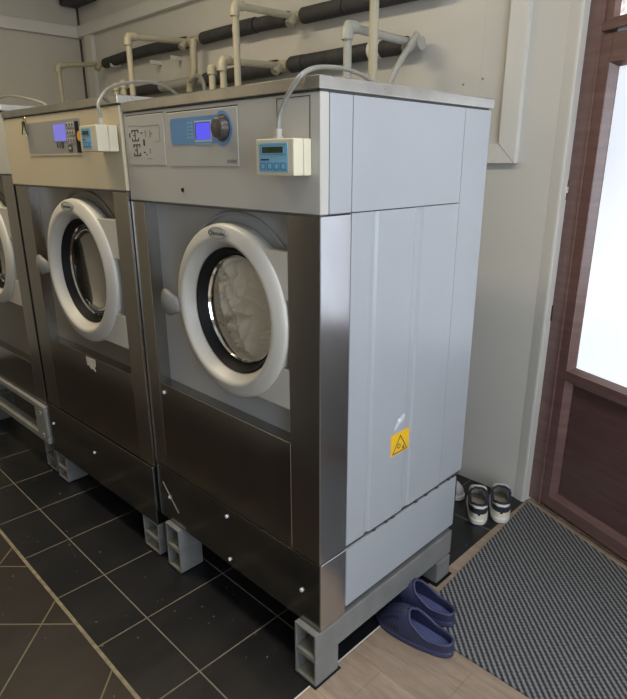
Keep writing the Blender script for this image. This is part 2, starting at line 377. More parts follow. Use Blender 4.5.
# white corner strip between wall panelling and the door frame
b = MB(); b.prism_z([(-.075, 1.384), (-.036, 1.372), (-.022, 1.376), (-.016, 1.46), (-.06, 1.47)], 0, ZC); struct(b.build('trim_3', 'pvc'))
b = MB(); b.box(-.03, .07, -.022, .06, 0, FZ, .004); b.box(1.66, 1.72, -.022, .06, 0, FZ, .004); b.box(.07, 1.66, -.022, .06, FZ-.08, FZ, .004)
b.box(.07, 1.66, -.022, .06, 1.945, 1.975, .004)
fr = struct(place(b.build('door_1', 'mahogany')))
def leaf(s0, s1, hinge=False):
    lf = MB(); zt = 1.935; st = .05
    lf.box(s0, s0+st, -.014, .045, .02, zt, .003); lf.box(s1-st, s1, -.014, .045, .02, zt, .003)
    lf.box(s0+st, s1-st, -.014, .045, .02, .075, .003); lf.box(s0+st, s1-st, -.014, .045, .628, .672, .003); lf.box(s0+st, s1-st, -.014, .045, 1.84, zt, .003)
    L = lf.build('leaf', 'mahogany', fr)
    def bead(z0, z1, m_='mahogany'):
        bd = MB(); a0, a1 = s0+st, s1-st; w_ = .018
        outer = [(a0, z0), (a1, z0), (a1, z1), (a0, z1)]; inner = [(a0+w_, z0+w_*.8), (a1-w_, z0+w_*.8), (a1-w_, z1-w_*.8), (a0+w_, z1-w_*.8)]
        rows = [[(x, -.010, z) for x, z in outer], [(x, .016, z) for x, z in inner], [(x, .03, z) for x, z in inner], [(x, .03, z) for x, z in outer]]
        bd.grid(rows, True, True); bd.build('glazing_bead', m_, L, angle=20)
    bead(.075, .628); bead(.672, 1.84)
    p = MB(); p.box(s0+st+.02, s1-st-.02, .018, .03, .09, .61); p.build('lower_panel', 'mahogany_panel', L)
    p = MB(); p.box(s0+st+.02, s1-st-.02, .018, .026, .68, 1.83); g = p.build('glass_pane', 'frosted', L); g['label'] = 'frosted glass lit by daylight'
    return L
leaf(.065, .86)
b = MB(); b.box(.865, .915, -.014, .045, .02, 1.935, .003); b.box(1.61, 1.66, -.014, .045, .02, 1.935, .003); b.box(.915, 1.61, -.014, .045, .72, .76, .003); b.box(.915, 1.61, -.014, .045, 1.89, 1.935, .003); b.box(.915, 1.61, -.014, .045, .02, .06, .003); sl = b.build('side_light_frame', 'mahogany', fr)
b = MB(); b.box(.91, 1.615, .018, .026, .75, 1.90); b.build('glass_pane', 'frosted', sl)
b = MB(); b.box(.91, 1.615, .01, .03, .05, .73); b.build('lower_panel', 'tube', sl)
b = MB()
for s0, s1 in ((.10, .83), (.90, 1.63)):
    b.box(s0-.03, s1+.03, .018, .026, 1.975, FZ-.08)
b.build('transom_pane', 'transom', fr)
b = MB(); b.box(.07, .105, -.012, .045, 1.975, FZ-.08, .003); b.box(.825, .905, -.012, .045, 1.975, FZ-.08, .003); b.box(1.62, 1.66, -.012, .045, 1.975, FZ-.08, .003); b.box(.105, .825, -.012, .045, 1.972, 1.985, .002); b.build('transom_frame', 'mahogany', fr)
b = MB(); b.box(.004, .012, -.034, -.02, 1.36, 1.435, .002); b.box(.0, .016, -.030, -.02, 1.385, 1.41, .002); o = b.build('strike_plate', 'chrome', fr)
b = MB(); b.box(-.02, .008, -.030, -.02, .86, .93, .003); b.build('hinge', 'dark', fr)
b = MB(); b.box(-.03, 1.66, -.028, .01, 0, .018, .003); b.build('threshold', 'chrome', fr)

# trunking on the walls
def prism_poly(name, poly, depth, m_='pvc'):
    p = MB(); p.prism(poly, YB-depth, YB); return struct(p.build(name, m_))
TX = -.222
b = MB(); b.prism([(TX-.075, 1.574), (TX, 1.498), (TX, ZC), (TX-.075, ZC)], YB-.03, YB+.001); b.mi = 1
b.prism([(TX-.0752, 1.5735), (TX-.001, 1.4978), (TX-.0005, 1.4985), (TX-.0745, 1.5745)], YB-.0308, YB)
b.mi = 0; b.prism([(-1.0, 1.498), (TX-.001, 1.498), (TX-.0755, 1.5735), (-1.0, 1.5735)], YB-.03, YB+.001)
struct(b.build('trim_4', ['pvc', 'gap']))
b = MB(); b.box(XL+.03, -.6, YB-.04, YB, 2.44, 2.52, .003); struct(b.build('trim_5', 'pvc'))
b = MB(); b.box(XL, XL+.04, -2.9, YB, 2.435, 2.515, .003); struct(b.build('trim_6', 'pvc'))
b = MB(); b.box(-3.88, -3.77, YB-.035, YB, 0, 2.44, .004); struct(b.build('trim_7', 'pvc'))
b = MB(); b.box(XL, XL+.012, YB-.012, YB, 0, ZC); struct(b.build('trim_8', 'gap'))
# small screw holes in the wall
for x_, z_ in ((-.50, 1.815), (-.41, 1.83)):
    b = MB(); b.disc(x_, YB, z_, .005, 10, .002); struct(b.build('trim_9', 'faint'))

# ------------------------------------------------------------------ washing machines
def hollow_tube_y(b, x0, x1, y0, y1, z0, z1, t=.007):
    b.box(x0, x1, y0, y1, z0, z0+t, .0012, 1); b.box(x0, x1, y0, y1, z1-t, z1, .0012, 1)
    b.box(x0, x0+t, y0, y1, z0+t, z1-t, .0012, 1); b.box(x1-t, x1, y0, y1, z0+t, z1-t, .0012, 1)
def foot(root, x0, x1, y0, y1, zt, zm, rear=True, beam=True):
    b = MB(); hollow_tube_y(b, x0, x1, y0, y1, zm, zt); b.mi = 1; b.box(x0+.008, x1-.008, y0+.10, y0+.105, zm+.008, zt-.008)
    b.box(x0+.0075, x1-.0075, y0+.004, y0+.1, zm+.0072, zm+.0085)
    bt = b.build('base_beam', ['tube', 'tube_in'], root)
    b = MB(); hollow_tube_y(b, x0, x1, y0, y0+.10, .004, zm-.001); b.mi = 1; b.box(x0+.008, x1-.008, y0+.08, y0+.085, .012, zm-.008)
    b.box(x0+.0075, x1-.0075, y0+.004, y0+.08, .0112, .0125); b.build('foot', ['tube', 'tube_in'], root)
    b = MB(); b.box(x0-.004, x1+.005, y0-.006, y0+.108, 0, .004, .001, 1); b.build('rubber_pad', 'black', root)
    if rear:
        b = MB(); b.box(x0+.002, x1+.004, y1-.09, y1-.003, .004, zm-.006, .006); b.build('foot', 'tube', root)
        b = MB(); b.box(x0-.004, x1+.012, y1-.10, y1+.006, 0, .004, .001, 1); b.build('rubber_pad', 'black', root)

def ring_door(root, cx, cz, R, y, badge_ang=95, hinge_to=None, bowl=.075, sr=.150):
    k = R/.252
    prof = [(.246, .042), (.252, .032), (.252, .004), (.250, -.006), (.245, -.012), (.234, -.017), (.220, -.022), (.212, -.0235), (.206, -.0215), (.200, -.015), (.192, .002), (.184, .018), (.180, .028), (.183, .042)]
    b = MB(); b.lathe([(r*k, y+d) for r, d in prof], cx, cz, 96, True); D = b.build('door', 'door_white', root, angle=50)
    b = MB(); b.lathe([(r*k, y+d) for r, d in ((.1835, .016), (.180, .012), (sr+.016, .016), (sr+.006, .034), (sr, .05), (sr+.006, .056), (.176, .05))], cx, cz, 80, True); b.build('door_seal', 'black', D)
    b = MB(); b.lathe([(r*k, y+d) for r, d in ((sr+.002, .046), (sr-.0015, .040), (sr-.005, .046), (sr-.002, .052))], cx, cz, 80, True); b.build('chrome_rim', 'chrome', D)
    n = 14; prof = [((sr-.0035)*k*math.cos(t*PI/2/n), y+.048+bowl*math.sin(t*PI/2/n)) for t in range(n)]+[(.001, y+.048+bowl)]
    b = MB(); b.lathe(prof, cx, cz, 64); b.build('door_glass', 'glass', D, angle=180)
    # oval badge lying on the crest of the ring
    a = math.radians(badge_ang); br = .226*k; bx, bz = cx+br*math.cos(a), cz+br*math.sin(a)
    b = MB(); b.disc(bx, y-.0205, bz, .0165*k, 40, .006, .040*k); bd = b.build('badge', 'plate2', D); bd['label'] = 'small grey oval maker badge'
    b = MB(); b.disc(bx, y-.0265, bz, .0135*k, 40, .0006, .036*k); b.build('badge', 'plate', D)
    text_mesh('Electrolux', .0145*k, 'badge_lettering', 'ink', D, Matrix.Translation((bx+.006*k, y-.0275, bz)) @ FRONT)
    b = MB(); b.lathe([(.0075*k, y-.0271), (.0075*k, y-.0277), (.0055*k, y-.0277), (.0055*k, y-.0271)], bx-.028*k, bz, 20, True); b.build('badge_emblem', 'ink', D)
    # hinge blocks and bracket on the right
    if hinge_to:
        for z0, z1 in ((.075, .195), (-.225, -.115)):
            za, zb_ = z0*k, z1*k; lf = [(cx+math.sqrt((R*.965)**2-q*q), cz+q) for q in [za+(zb_-za)*i/8 for i in range(9)]]
            b = MB(); b.prism(lf[::-1]+[(hinge_to-.001, cz+za), (hinge_to-.001, cz+zb_)], y-.002, y+.043); b.build('hinge_cover', 'door_white', D)
        b = MB(); n = 16
        rows = [[(cx+rr*math.cos(t), yy, cz+rr*math.sin(t)) for rr, yy in ((R*1.0, y+.036), (R*1.0, y+.012), (R*1.06, y+.02), (R*1.06, y+.036))] for t in [math.radians(-26+44*i/n) for i in range(n+1)]]
        b.grid(rows, False, True); b.build('hinge_arm', 'plate2', D)
    # drum
    rd = R*.84
    b = MB(); b.lathe([(R*.74, y+.058), (rd*.89, y+.06), (rd*.91, y+.075), (rd, y+.08), (rd, y+.13), (rd*.97, y+.135), (rd, y+.14), (rd, y+.19), (rd*.97, y+.195), (rd, y+.2), (rd, y+.25), (rd*.97, y+.255), (rd, y+.26), (rd, y+.40), (rd*.95, y+.43), (rd*.7, y+.40), (rd*.66, y+.43), (rd*.4, y+.41), (rd*.36, y+.44), (.001, y+.43)], cx, cz, 64); dr = b.build('drum', 'steel_drum', root, angle=40)
    return D
def drum_mat():
    m = bpy.data.materials.new('perforated_drum_steel'); m.use_nodes = True; n = N(m.node_tree); bs = m.node_tree.nodes['Principled BSDF']
    p, x, y, z = n.obj(); bs.inputs['Metallic'].default_value = 1; bs.inputs['Roughness'].default_value = .25
    v = n.new('ShaderNodeTexVoronoi'); v.inputs['Scale'].default_value = 45; n.lk(p, v.inputs['Vector'])
    h = n.m('LESS_THAN', v.outputs['Distance'], .25)
    n.lk(n.mix(h, (.40, .375, .32), (.02, .02, .02)), bs.inputs['Base Color']); return m
M['steel_drum'] = drum_mat()

def washer(label, loc, W, up_x, low_x, z, cols, door, handle, pan, cap_m, body_m, front_m, depth=.74, col_split=None, yp=.045, rz=0):
    """local frame: front at y=0, root on the floor at the lower right front corner"""
    R_ = thing('washing_machine', label, 'washing machine', loc, rz, 'front-loading washing machines in a row')
    ux0, ux1 = up_x; lx0, lx1 = low_x; zlt, zlb, zp, zbt, zbb = z; cl, cr = cols   # inner edges of the columns
    xr = lx1
    # carcass (back, left side, shelf, top)
    b = MB(); b.box(lx0+.006, lx0+.012, .05, depth-.004, zbb+.02, zp-.03); b.box(lx0+.012, lx1-.012, depth-.012, depth-.004, zbb+.02, zlb-.004); b.box(lx0+.012, lx1-.012, .05, depth-.012, zbb+.02, zbb+.026)
    b.box(lx0+.012, lx1-.012, .06, depth-.012, zp+.004, zp+.01); b.build('carcass', 'dark', R_)
    # control fascia: front sheet wrapped round the upper box
    b = MB(); b.box(ux0, ux1, 0, .03, zp, zlb-.004, .004); b.box(ux0, ux0+.008, .03, depth-.006, zp, zlb-.004); fas = b.build('control_fascia', cap_m, R_)
    # lid
    b = MB(); b.box(ux0-.003, ux1+.002, -.004, depth+.012, zlb, zlt, .0035); b.build('lid', 'steel_lid', R_)
    b = MB(); b.box(ux0+.004, ux1-.004, .004, depth-.01, zlb-.004, zlb); b.build('lid_gap', 'gap', R_)
    # columns
    cz0 = zbt+.002; ct = zp-.003
    b = MB(); b.box(lx0+.001, lx1-.0005, -.0006, .02, zp-.0048, zp-.0002); b.build('fascia_gap', 'gap', R_)  # dark strip standing in for the shade of the joint
    b = MB(); b.box(lx0, cl, 0, .004, cz0, ct, .0015, 1); b.box(cl-.004, cl, .004, yp+.004, cz0, ct); b.box(lx0, lx0+.004, .004, .109, cz0, ct); b.build('column', 'steel', R_)
    b = MB()
    if col_split:
        b.box(cr, lx1, 0, .004, cz0, col_split, .0015, 1); b.box(cr, ux1, 0, .004, col_split, ct)
        b.box(lx1-.004, lx1, .004, .107, cz0, col_split)
    else:
        b.box(cr, lx1, 0, .004, cz0, ct, .0015, 1)
        if loc[0]: b.box(lx1-.004, lx1, .004, .107, cz0, ct)
    b.box(cr, cr+.004, .004, yp+.004, cz0, ct); b.build('column', 'steel', R_)
    # recessed front sheet with the round opening
    cx, cz, Rd = door; n = 96; outer = []; x0, x1, z0, z1 = cl, cr, zbt+.02, zp
    for i in range(n):
        a = 2*PI*i/n; c_, s_ = math.cos(a), math.sin(a)
        t = min([v for v in (((x1 if c_ > 0 else x0)-cx)/c_ if abs(c_) > 1e-6 else 9, ((z1 if s_ > 0 else z0)-cz)/s_ if abs(s_) > 1e-6 else 9)])
        outer.append((cx+c_*t, cz+s_*t))
    for X, Z in ((x0, z0), (x0, z1), (x1, z0), (x1, z1)):
        i = min(range(n), key=lambda q: (outer[q][0]-X)**2+(outer[q][1]-Z)**2); outer[i] = (X, Z)
    inn = [(cx+Rd*.72*math.cos(2*PI*i/n), cz+Rd*.72*math.sin(2*PI*i/n)) for i in range(n)]
    b = MB(); b.grid([[(x_, yp, z_) for x_, z_ in outer], [(x_, yp, z_) for x_, z_ in inn], [(x_, yp+.02, z_) for x_, z_ in inn], [(x_, yp+.006, z_) for x_, z_ in outer]], True, True)
    fp = b.build('front_sheet', front_m, R_)
    # pressed surround following the door
    b = MB(); pts = []
    for i in range(29):
        a = math.radians(200-i*(200-48)/28); pts.append((cx+Rd*1.10*math.cos(a), yp-.001, cz+Rd*1.10*math.sin(a)))
    xe = pts[-1]; pts += [(xe[0]+.03, yp-.001, xe[2]-.022), (xe[0]+.055, yp-.001, xe[2]-.028), (cr, yp-.001, xe[2]-.028)]
    b.tube(bez(pts, 3), .006, 8); b.build('pressed_bead', front_m, fp)
    # lower panel under the door and its lip
    zl = z_ledge = pan
    b = MB(); b.box(cl, cr, 0, .005, zbt+.003, zl, .0015, 1); b.box(cl, cr, .005, yp, zl-.005, zl); b.build('lower_panel', 'steel_panel', R_)
    ring_door(R_, cx, cz, Rd, 0.002, 91, cr, .012 if not loc[0] else .06, .160 if not loc[0] else .165)
    # door handle: a grey tapering grip over a black latch
    hx, hz = handle
    b = MB(); b.box(hx+.028, hx+.060, -.016, yp, hz-.018, hz+.016, .005); h2 = b.build('door_latch', 'black', R_)
    rows = []
    for t, hh, yy, th in ((0, .030, -.010, .010), (.25, .040, -.026, .016), (.55, .040, -.030, .018), (.8, .027, -.022, .016), (1, .016, -.006, .012)):
        x_ = hx-.045+t*.095; zc = hz+.012-.014*t
        rows.append([(x_, yy+th*math.cos(a), zc+hh*math.sin(a)) for a in [2*PI*q/16 for q in range(16)]])
    b = MB(); V = b.grid(rows, False, True); b.bm.faces.new(V[0][::-1]); b.bm.faces.new(V[-1]); b.build('door_handle', 'handle', R_, angle=60)
    # sheet behind the recess so nothing shows through
    b = MB(); b.box(lx0+.012, lx1-.012, .6, .605, zbb+.03, zp); b.build('inner_back', 'dark', R_)
    return R_, fas
M['knob'] = mat('dark_grey_glossy_knob', (.10, .09, .085), .25, .4, .2, 30)
M['steel_panel'] = mat('polished_steel_panel', (.33, .32, .31), .17, 1, .06, 5, rvar=.08)

def screw(root, x, z, y=0, r=.006):
    b = MB(); b.disc(x, y, z, r, 12, .004); b.build('screw', 'residue', root)

# --- nearest machine
W1, fas1 = washer('nearest grey and steel washing machine, white laundry behind its round door', (0, 0, 0), .872, (-.872, 0), (-.870, 0),
    (1.684, 1.6555, 1.387, .424, .197), (-.789, -.114), (-.366, 1.094, .252), (-.640, 1.078), .768, 'grey', 'grey', 'grey_front')
def side_sheet(name, y0, y1, z0, z1, m_, x=0, t=.006, bev=.0015):
    b = MB(); b.box(x-t, x, y0+.0012, y1-.0012, z0+.0012, z1-.0012, bev, 2); return b.build(name, m_, W1)
b = MB(); b.box(-.014, -.0075, .004, .736, .42, 1.652); b.build('side_frame', 'gap', W1)
side_sheet('side_panel', .03, .109, 1.387, 1.6515, 'grey_side')
side_sheet('side_panel', .109, .5946, 1.387, 1.6515, 'grey_side')
side_sheet('side_panel', .5946, .7396, .436, 1.6515, 'grey_side')
side_sheet('column_side', .0, .109, .426, 1.385, 'steel_side')
# embossed lower side panel
prof = [(.1102, 0), (.186, 0), (.196, -.0045), (.206, -.0045), (.214, .001), (.372, .001), (.384, -.0045), (.404, -.0045), (.414, 0), (.5934, 0)]
b = MB(); b.prism_z([(x_, y_) for y_, x_ in prof]+[(-.0062, .5934), (-.0062, .1102)], .436, 1.3858); b.build('side_panel', 'grey_side', W1, angle=15)
# skirt with its row of fixings along the top flange
side_sheet('skirt_panel', .109, .7052, .2205, .424, 'grey_side', .003, .01, .002)
for y_ in (.24, .30, .335, .46, .52, .585, .66, .69):
    b = MB(); b.box(-.004, .002, y_-.006-random.random()*.004, y_+.006, .4245, .432, .001, 1); b.build('flange_clip', 'gap', W1)
b = MB(); b.box(-.870, 0, 0, .006, .197, .4235, .002); b.build('base_panel', 'steel_panel', W1)
b = MB(); b.box(-.006, 0, .006, .109, .197, .4235, .001, 1); b.build('base_panel_side', 'steel_side', W1)
foot(W1, -.089, 0, -.018, .708, .192, .097); foot(W1, -.812, -.722, -.018, .708, .192, .097)
for x_, z_ in ((-.789, .303), (-.43, .387), (-.426, .221), (-.074, .304), (-.764, .735)): screw(W1, x_, z_)
# scratch on the base panel
b = MB(); b.tube([(-.832, -.0004, .352), (-.735, -.0004, .258)], .0022, 6); b.build('scratch', 'tube', W1)
# dispenser diagram plate
b = MB(); b.box(-.851, -.636, -.002, .002, 1.497, 1.641, .001, 1); P = b.build('diagram_plate', 'plate', W1)
b = MB(); b.box(-.853, -.634, -.001, .001, 1.6415, 1.6445); b.box(-.616, -.288, -.001, .001, 1.639, 1.642); b.build('plate_shadow_gap', 'gap', W1)
def sq(b, x0, x1, z0, z1, y=-.0026): b.box(x0, x1, y, -.0015, z0, z1)
for zz, h_ in ((1.567, .034), (1.523, .036)):
    x0 = -.823 if zz > 1.55 else -.818; b = MB()
    for q in ((x0, x0+.043, zz+h_-.004, zz+h_), (x0, x0+.043, zz, zz+.004), (x0+.019, x0+.024, zz+.004, zz+h_-.004), (x0, x0+.006, zz+.004, zz+.010), (x0, x0+.006, zz+h_-.010, zz+h_-.004), (x0+.037, x0+.043, zz+.004, zz+.010), (x0+.037, x0+.043, zz+h_-.010, zz+h_-.004), (x0+.009, x0+.019, zz+h_/2-.002, zz+h_/2+.002)): sq(b, *q)
    b.build('compartment_symbol', 'ink', P)
for q in ((-.838, -.831, 1.578, 1.592), (-.77, -.756, 1.589, 1.592), (-.741, -.735, 1.578, 1.598), (-.716, -.71, 1.577, 1.597), (-.71, -.70, 1.585, 1.589), (-.756, -.746, 1.553, 1.572), (-.757, -.746, 1.532, 1.536), (-.722, -.716, 1.53, 1.545)):
    b = MB(); sq(b, *q); b.build('symbol', 'faint' if q[0] > -.75 else 'ink', P)
for q in ((-.775, -.66, 1.609, 1.6105), (-.66, -.6585, 1.565, 1.6105), (-.69, -.66, 1.563, 1.5645), (-.842, -.78, 1.612, 1.6135), (-.74, -.71, 1.515, 1.5165), (-.745, -.735, 1.525, 1.53)):
    b = MB(); sq(b, *q); b.build('diagram_line', 'faint', P)
# display plate with blue film, lit screen and knob
b = MB(); b.box(-.614, -.29, -.002, .002, 1.494, 1.638, .001, 1); P = b.build('display_plate', 'plate', W1)
b = MB(); pl = []
for a in range(0, 360, 9):
    x_, z_ = -.352+.0415*math.cos(math.radians(a)), 1.588+.0435*math.sin(math.radians(a))
    if x_ > -.366 : pl.append((a if a < 180 else a-360, x_, z_))
arc = [(x_, z_) for _, x_, z_ in sorted(pl)]
b.prism(arc+[(-.372, 1.623)]+rrect(-.597, -.45, 1.551, 1.622, .012)[6:18]+[(-.372, 1.553)], -.0015, -.0032); BL = b.build('blue_film', 'blue', P)
b = MB(); b.box(-.476, -.398, -.0036, -.002, 1.5575, 1.6115); b.build('screen_bezel', 'whiteprint', P)
b = MB(); b.box(-.470, -.404, -.0046, -.002, 1.5635, 1.6055); b.mi = 1; b.box(-.472, -.4685, -.0048, -.002, 1.5635, 1.6075); b.box(-.472, -.404, -.0048, -.002, 1.6055, 1.6075); sc = b.build('screen', ['screen_blue', 'navy_ink'], P); sc['label'] = 'lit deep blue display screen'
for k in range(5):
    for c_ in range(2):
        b = MB(); b.box(-.512+c_*.015, -.502+c_*.015, -.0038, -.002, 1.567+k*.0095, 1.5725+k*.0095); b.build('film_key', 'lightblue', P)
b = MB(); b.box(-.47, -.404, -.0038, -.002, 1.550, 1.5535); b.build('film_print', 'lightblue', P)
b = MB(); b.lathe([(.001, -.026), (.018, -.026), (.024, -.022), (.027, -.012), (.029, -.004), (.034, -.0035), (.034, -.002)], -.352, 1.589, 40); b.build('knob', 'knob', P)
b = MB(); b.disc(-.558, 0, 1.428, .006, 16, .003); b.build('indicator_hole', 'black', W1)
b = MB(); b.box(-.338, -.298, -.0026, -.0015, 1.503, 1.511); b.build('model_print', 'faint', W1)
# thin blank cover behind the control box
b = MB()
for q in ((-.142, -.140, 1.52, 1.645), (-.033, -.031, 1.52, 1.645), (-.142, -.031, 1.643, 1.645)): b.box(q[0], q[1], -.0008, .001, q[2], q[3])
b.build('blank_cover_groove', 'gap', W1)
# warning sticker and the glue marks above it
b = MB(); b.prism_x([(.304, .650), (.396, .650), (.396, .722), (.304, .722)], -.001, .0012); st = b.build('warning_sticker', 'yellow', W1); st['label'] = 'square yellow warning sticker with a black triangle'
def tri_frame(c, h, hw, t, x0, x1, m_, name, par):
    b = MB(); o = [(c[0]-hw, c[1]-h/2), (c[0]+hw, c[1]-h/2), (c[0], c[1]+h/2)]; i = [(c[0]-hw+t*1.9, c[1]-h/2+t), (c[0]+hw-t*1.9, c[1]-h/2+t), (c[0], c[1]+h/2-t*2.1)]
    b.grid([[(x1, *p) for p in o], [(x1, *p) for p in i], [(x0, *p) for p in i], [(x0, *p) for p in o]], True, True); return b.build(name, m_, par)
tri_frame((.351, .683), .058, .038, .0028, .001, .0018, 'ink', 'warning_triangle', st)
b = MB(); c0 = (.345, .675)
rows = [[(x_, c0[0]+r_*math.cos(a), c0[1]+r_*math.sin(a)) for r_, x_ in ((.0085, .001), (.0085, .0018), (.0058, .0018), (.0058, .001))] for a in [2*PI*k/10 for k in range(10)]]
b.grid(rows, True, True)
b.build('warning_pictogram', 'ink', st)
b = MB(); b.prism_x([(.362, .660), (.374, .660), (.368, .673)], .001, .0018); b.build('warning_pictogram', 'ink', st)
b = MB(); b.prism_x([(.334, .764), (.337, .758), (.344, .757), (.349, .761), (.347, .768), (.339, .770)], -.001, .0020); b.build('glue_mark', 'residue', W1)
M['smear'] = mat('faint_glue_smear', (.56, .58, .63), .35, 0, .1, 50)
b = MB(); b.prism_x([(.318, .733), (.330, .737), (.345, .750), (.362, .756), (.372, .768), (.366, .778), (.352, .776), (.346, .768), (.330, .758), (.322, .746)], -.001, .0012); b.build('glue_mark', 'smear', W1)

# laundry behind the glass of the nearest machine
def laundry(cx, y0, cz, R):
    bm = bmesh.new(); bmesh.ops.create_icosphere(bm, subdivisions=7, radius=1)
    for v in bm.verts:
        p = v.co.copy(); q = Vector((p.x*2.0, p.y*.5, p.z*2.0))
        fold = noise.noise(Vector((q.x*1.2+q.z*.6, q.y, q.z*.8))+Vector((3, 1, 7)))
        warp = noise.noise(q*1.1+Vector((9, 2, 4)))
        d2 = abs(noise.noise(Vector((q.x*2.0+q.z*.9+warp*1.2, q.y, q.z*.8+warp))+Vector((1, 8, 2))))
        d3 = abs(noise.noise(Vector((q.x*4.0-q.z*1.8+fold*2, q.y*2, q.z*3.2+warp*2))+Vector((4, 5, 5))))
        rad = math.hypot(p.x, p.z); rr = R*rad**.9 if rad > 0 else 0; u = Vector((p.x, 0, p.z))/max(rad, 1e-6)
        h = math.sqrt(max(0, 1-min(1, rad)**8))
        front = y0+.016+.03*(1-h)+.045*max(0, .5-fold)+.15*max(0, .30-d2)+.07*max(0, .22-d3)
        rg = rr/.158
        lim = y0+(.012*math.sqrt(1-rg*rg) if rg < 1 else 0)
        y = max(front, lim+.004) if p.y < 0 else y0+.16+.2*h*abs(p.y)
        if rr > .172 and p.y < 0: y = max(y, y0+.040)
        v.co = Vector((cx+u.x*rr, y, cz+u.z*rr))
    b = MB(); b.bm.free(); b.bm = bm
    return b.build('laundry', 'cloth', None, angle=180)
LD = laundry(-.366, .050, 1.094, .203)
tag(LD, 'heap of crumpled white laundry behind the glass of the nearest washing machine door', 'laundry')

# --- beige machine in the middle
X2, Y2, RZ2 = -.8745, -.010, math.radians(1.5)
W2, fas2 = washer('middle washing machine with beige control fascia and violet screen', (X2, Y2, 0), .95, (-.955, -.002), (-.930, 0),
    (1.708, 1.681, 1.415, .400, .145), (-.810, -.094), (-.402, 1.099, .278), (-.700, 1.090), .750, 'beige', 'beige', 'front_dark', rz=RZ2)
b = MB(); b.box(-.930, 0, -.006, .006, .145, .3995, .002); b.box(-.006, 0, .006, .74, .145, .3995); b.build('base_panel', 'steel_panel', W2)
b = MB(); b.box(-.006, 0, .11, .736, .402, 1.41); b.box(-.008, -.002, .03, .736, 1.416, 1.68); b.build('side_panel', 'grey_side', W2)
foot(W2, -.115, -.004, -.005, .70, .143, .064); foot(W2, -.922, -.818, -.005, .70, .143, .064)
for x_, z_ in ((-.89, .30), (-.48, .29)): screw(W2, x_, z_, -.006, .006)
# display
b = MB(); b.prism(rrect(-.722, -.272, 1.537, 1.652, .006), -.002, .002); P = b.build('display_plate', 'plate2', W2)
b = MB(); b.box(-.724, -.270, -.0025, .001, 1.532, 1.5355); b.build('plate_edge', 'cream', P)
b = MB(); b.box(-.478, -.383, -.0042, -.002, 1.580, 1.637); sc = b.build('screen', 'screen_violet', P); sc['label'] = 'lit violet blue display screen'
for r_ in range(3):
    for c_ in range(3):
        b = MB(); x_, z_ = -.364+c_*.021, 1.632-r_*.026
        b.prism(rrect(x_-.0078, x_+.0078, z_-.009, z_+.009, .004), -.002, -.0045); b.mi = 1; b.box(x_-.003, x_+.003, -.0052, -.004, z_-.005, z_+.005); b.build('keypad_button', ['plate', 'ink'], P)
for x0, x1, z0, z1 in ((-.464, -.457, 1.556, 1.573), (-.444, -.437, 1.556, 1.573), (-.426, -.410, 1.554, 1.576)):
    b = MB(); b.prism(rrect(x0, x1, z0, z1, .003), -.002, -.0036); b.build('button', 'ink', P)
b = MB(); b.prism(rrect(-.376, -.344, 1.542, 1.566, .007), -.002, -.0036); b.mi = 1; b.box(-.369, -.352, -.0042, -.003, 1.550, 1.559); b.build('button', ['ink', 'plate'], P)
b = MB(); b.prism(rrect(-.304, -.280, 1.538, 1.642, .004), -.002, -.0045); b.build('card_slot', 'black', P)
b = MB(); b.disc(-.258, -.002, 1.592, .017, 24, .012); b.build('orange_button', 'orange', W2)
# torn paper left on the lower panel
b = MB(); b.prism([(-.457, .741), (-.377, .743), (-.380, .715), (-.390, .706), (-.384, .690), (-.406, .698), (-.42, .693), (-.438, .707), (-.452, .702)], .001, -.0012); o = b.build('torn_sticker', 'paper', W2); o['label'] = 'torn remains of a white paper sticker'

# --- machine at the left edge, on an open angle-iron frame
X3, Y3 = -1.833, -.0345
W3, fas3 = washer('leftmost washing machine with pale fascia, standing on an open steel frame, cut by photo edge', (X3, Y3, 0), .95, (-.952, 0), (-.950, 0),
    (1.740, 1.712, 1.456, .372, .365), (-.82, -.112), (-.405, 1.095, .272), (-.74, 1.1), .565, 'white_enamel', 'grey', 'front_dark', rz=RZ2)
b = MB(); b.box(-.006, 0, .11, .736, .375, 1.452); b.box(-.008, -.002, .03, .736, 1.458, 1.715); b.build('side_panel', 'grey_side', W3)
yf = -.016
def rail(name, *bx_):
    b = MB(); b.box(*bx_, .002, 1); return b.build(name, 'tube_pale', W3)
M['tube_pale'] = mat('pale_grey_frame_steel', (.30, .30, .29), .45, .1, .15, 14)
rail('frame_rail', -1.0, 0.0, yf, yf+.045, .338, .365); rail('frame_rail', -1.0, 0.0, yf, yf+.05, .165, .197)
pl = rail('frame_plate', -.115, 0.0, yf-.003, yf, .172, .365)
for x_, z_ in ((-.052, .322), (-.045, .205)):
    b = MB(); b.lathe([(.013, yf-.0032), (.0125, yf-.006), (.008, yf-.006), (.0075, yf-.0032)], x_, z_, 20, True); b.mi = 1; b.disc(x_, yf-.003, z_, .0095, 16, .001); b.build('bolt_hole', ['tube_pale', 'black'], pl)
rail('frame_rail', -.05, 0.0, yf+.05, .72, .165, .197); rail('frame_rail', -1.0, -.95, yf+.05, .72, .165, .197); rail('frame_rail', -1.0, 0.0, .68, .72, .165, .197)
rail('frame_post', -.05, -.003, yf+.002, yf+.045, .197, .338); rail('frame_post', -1.0, -.953, yf+.002, yf+.045, .197, .338)
rail('frame_post', -.05, -.003, .67, .715, .197, .365); rail('frame_post', -1.0, -.953, .67, .715, .197, .365)
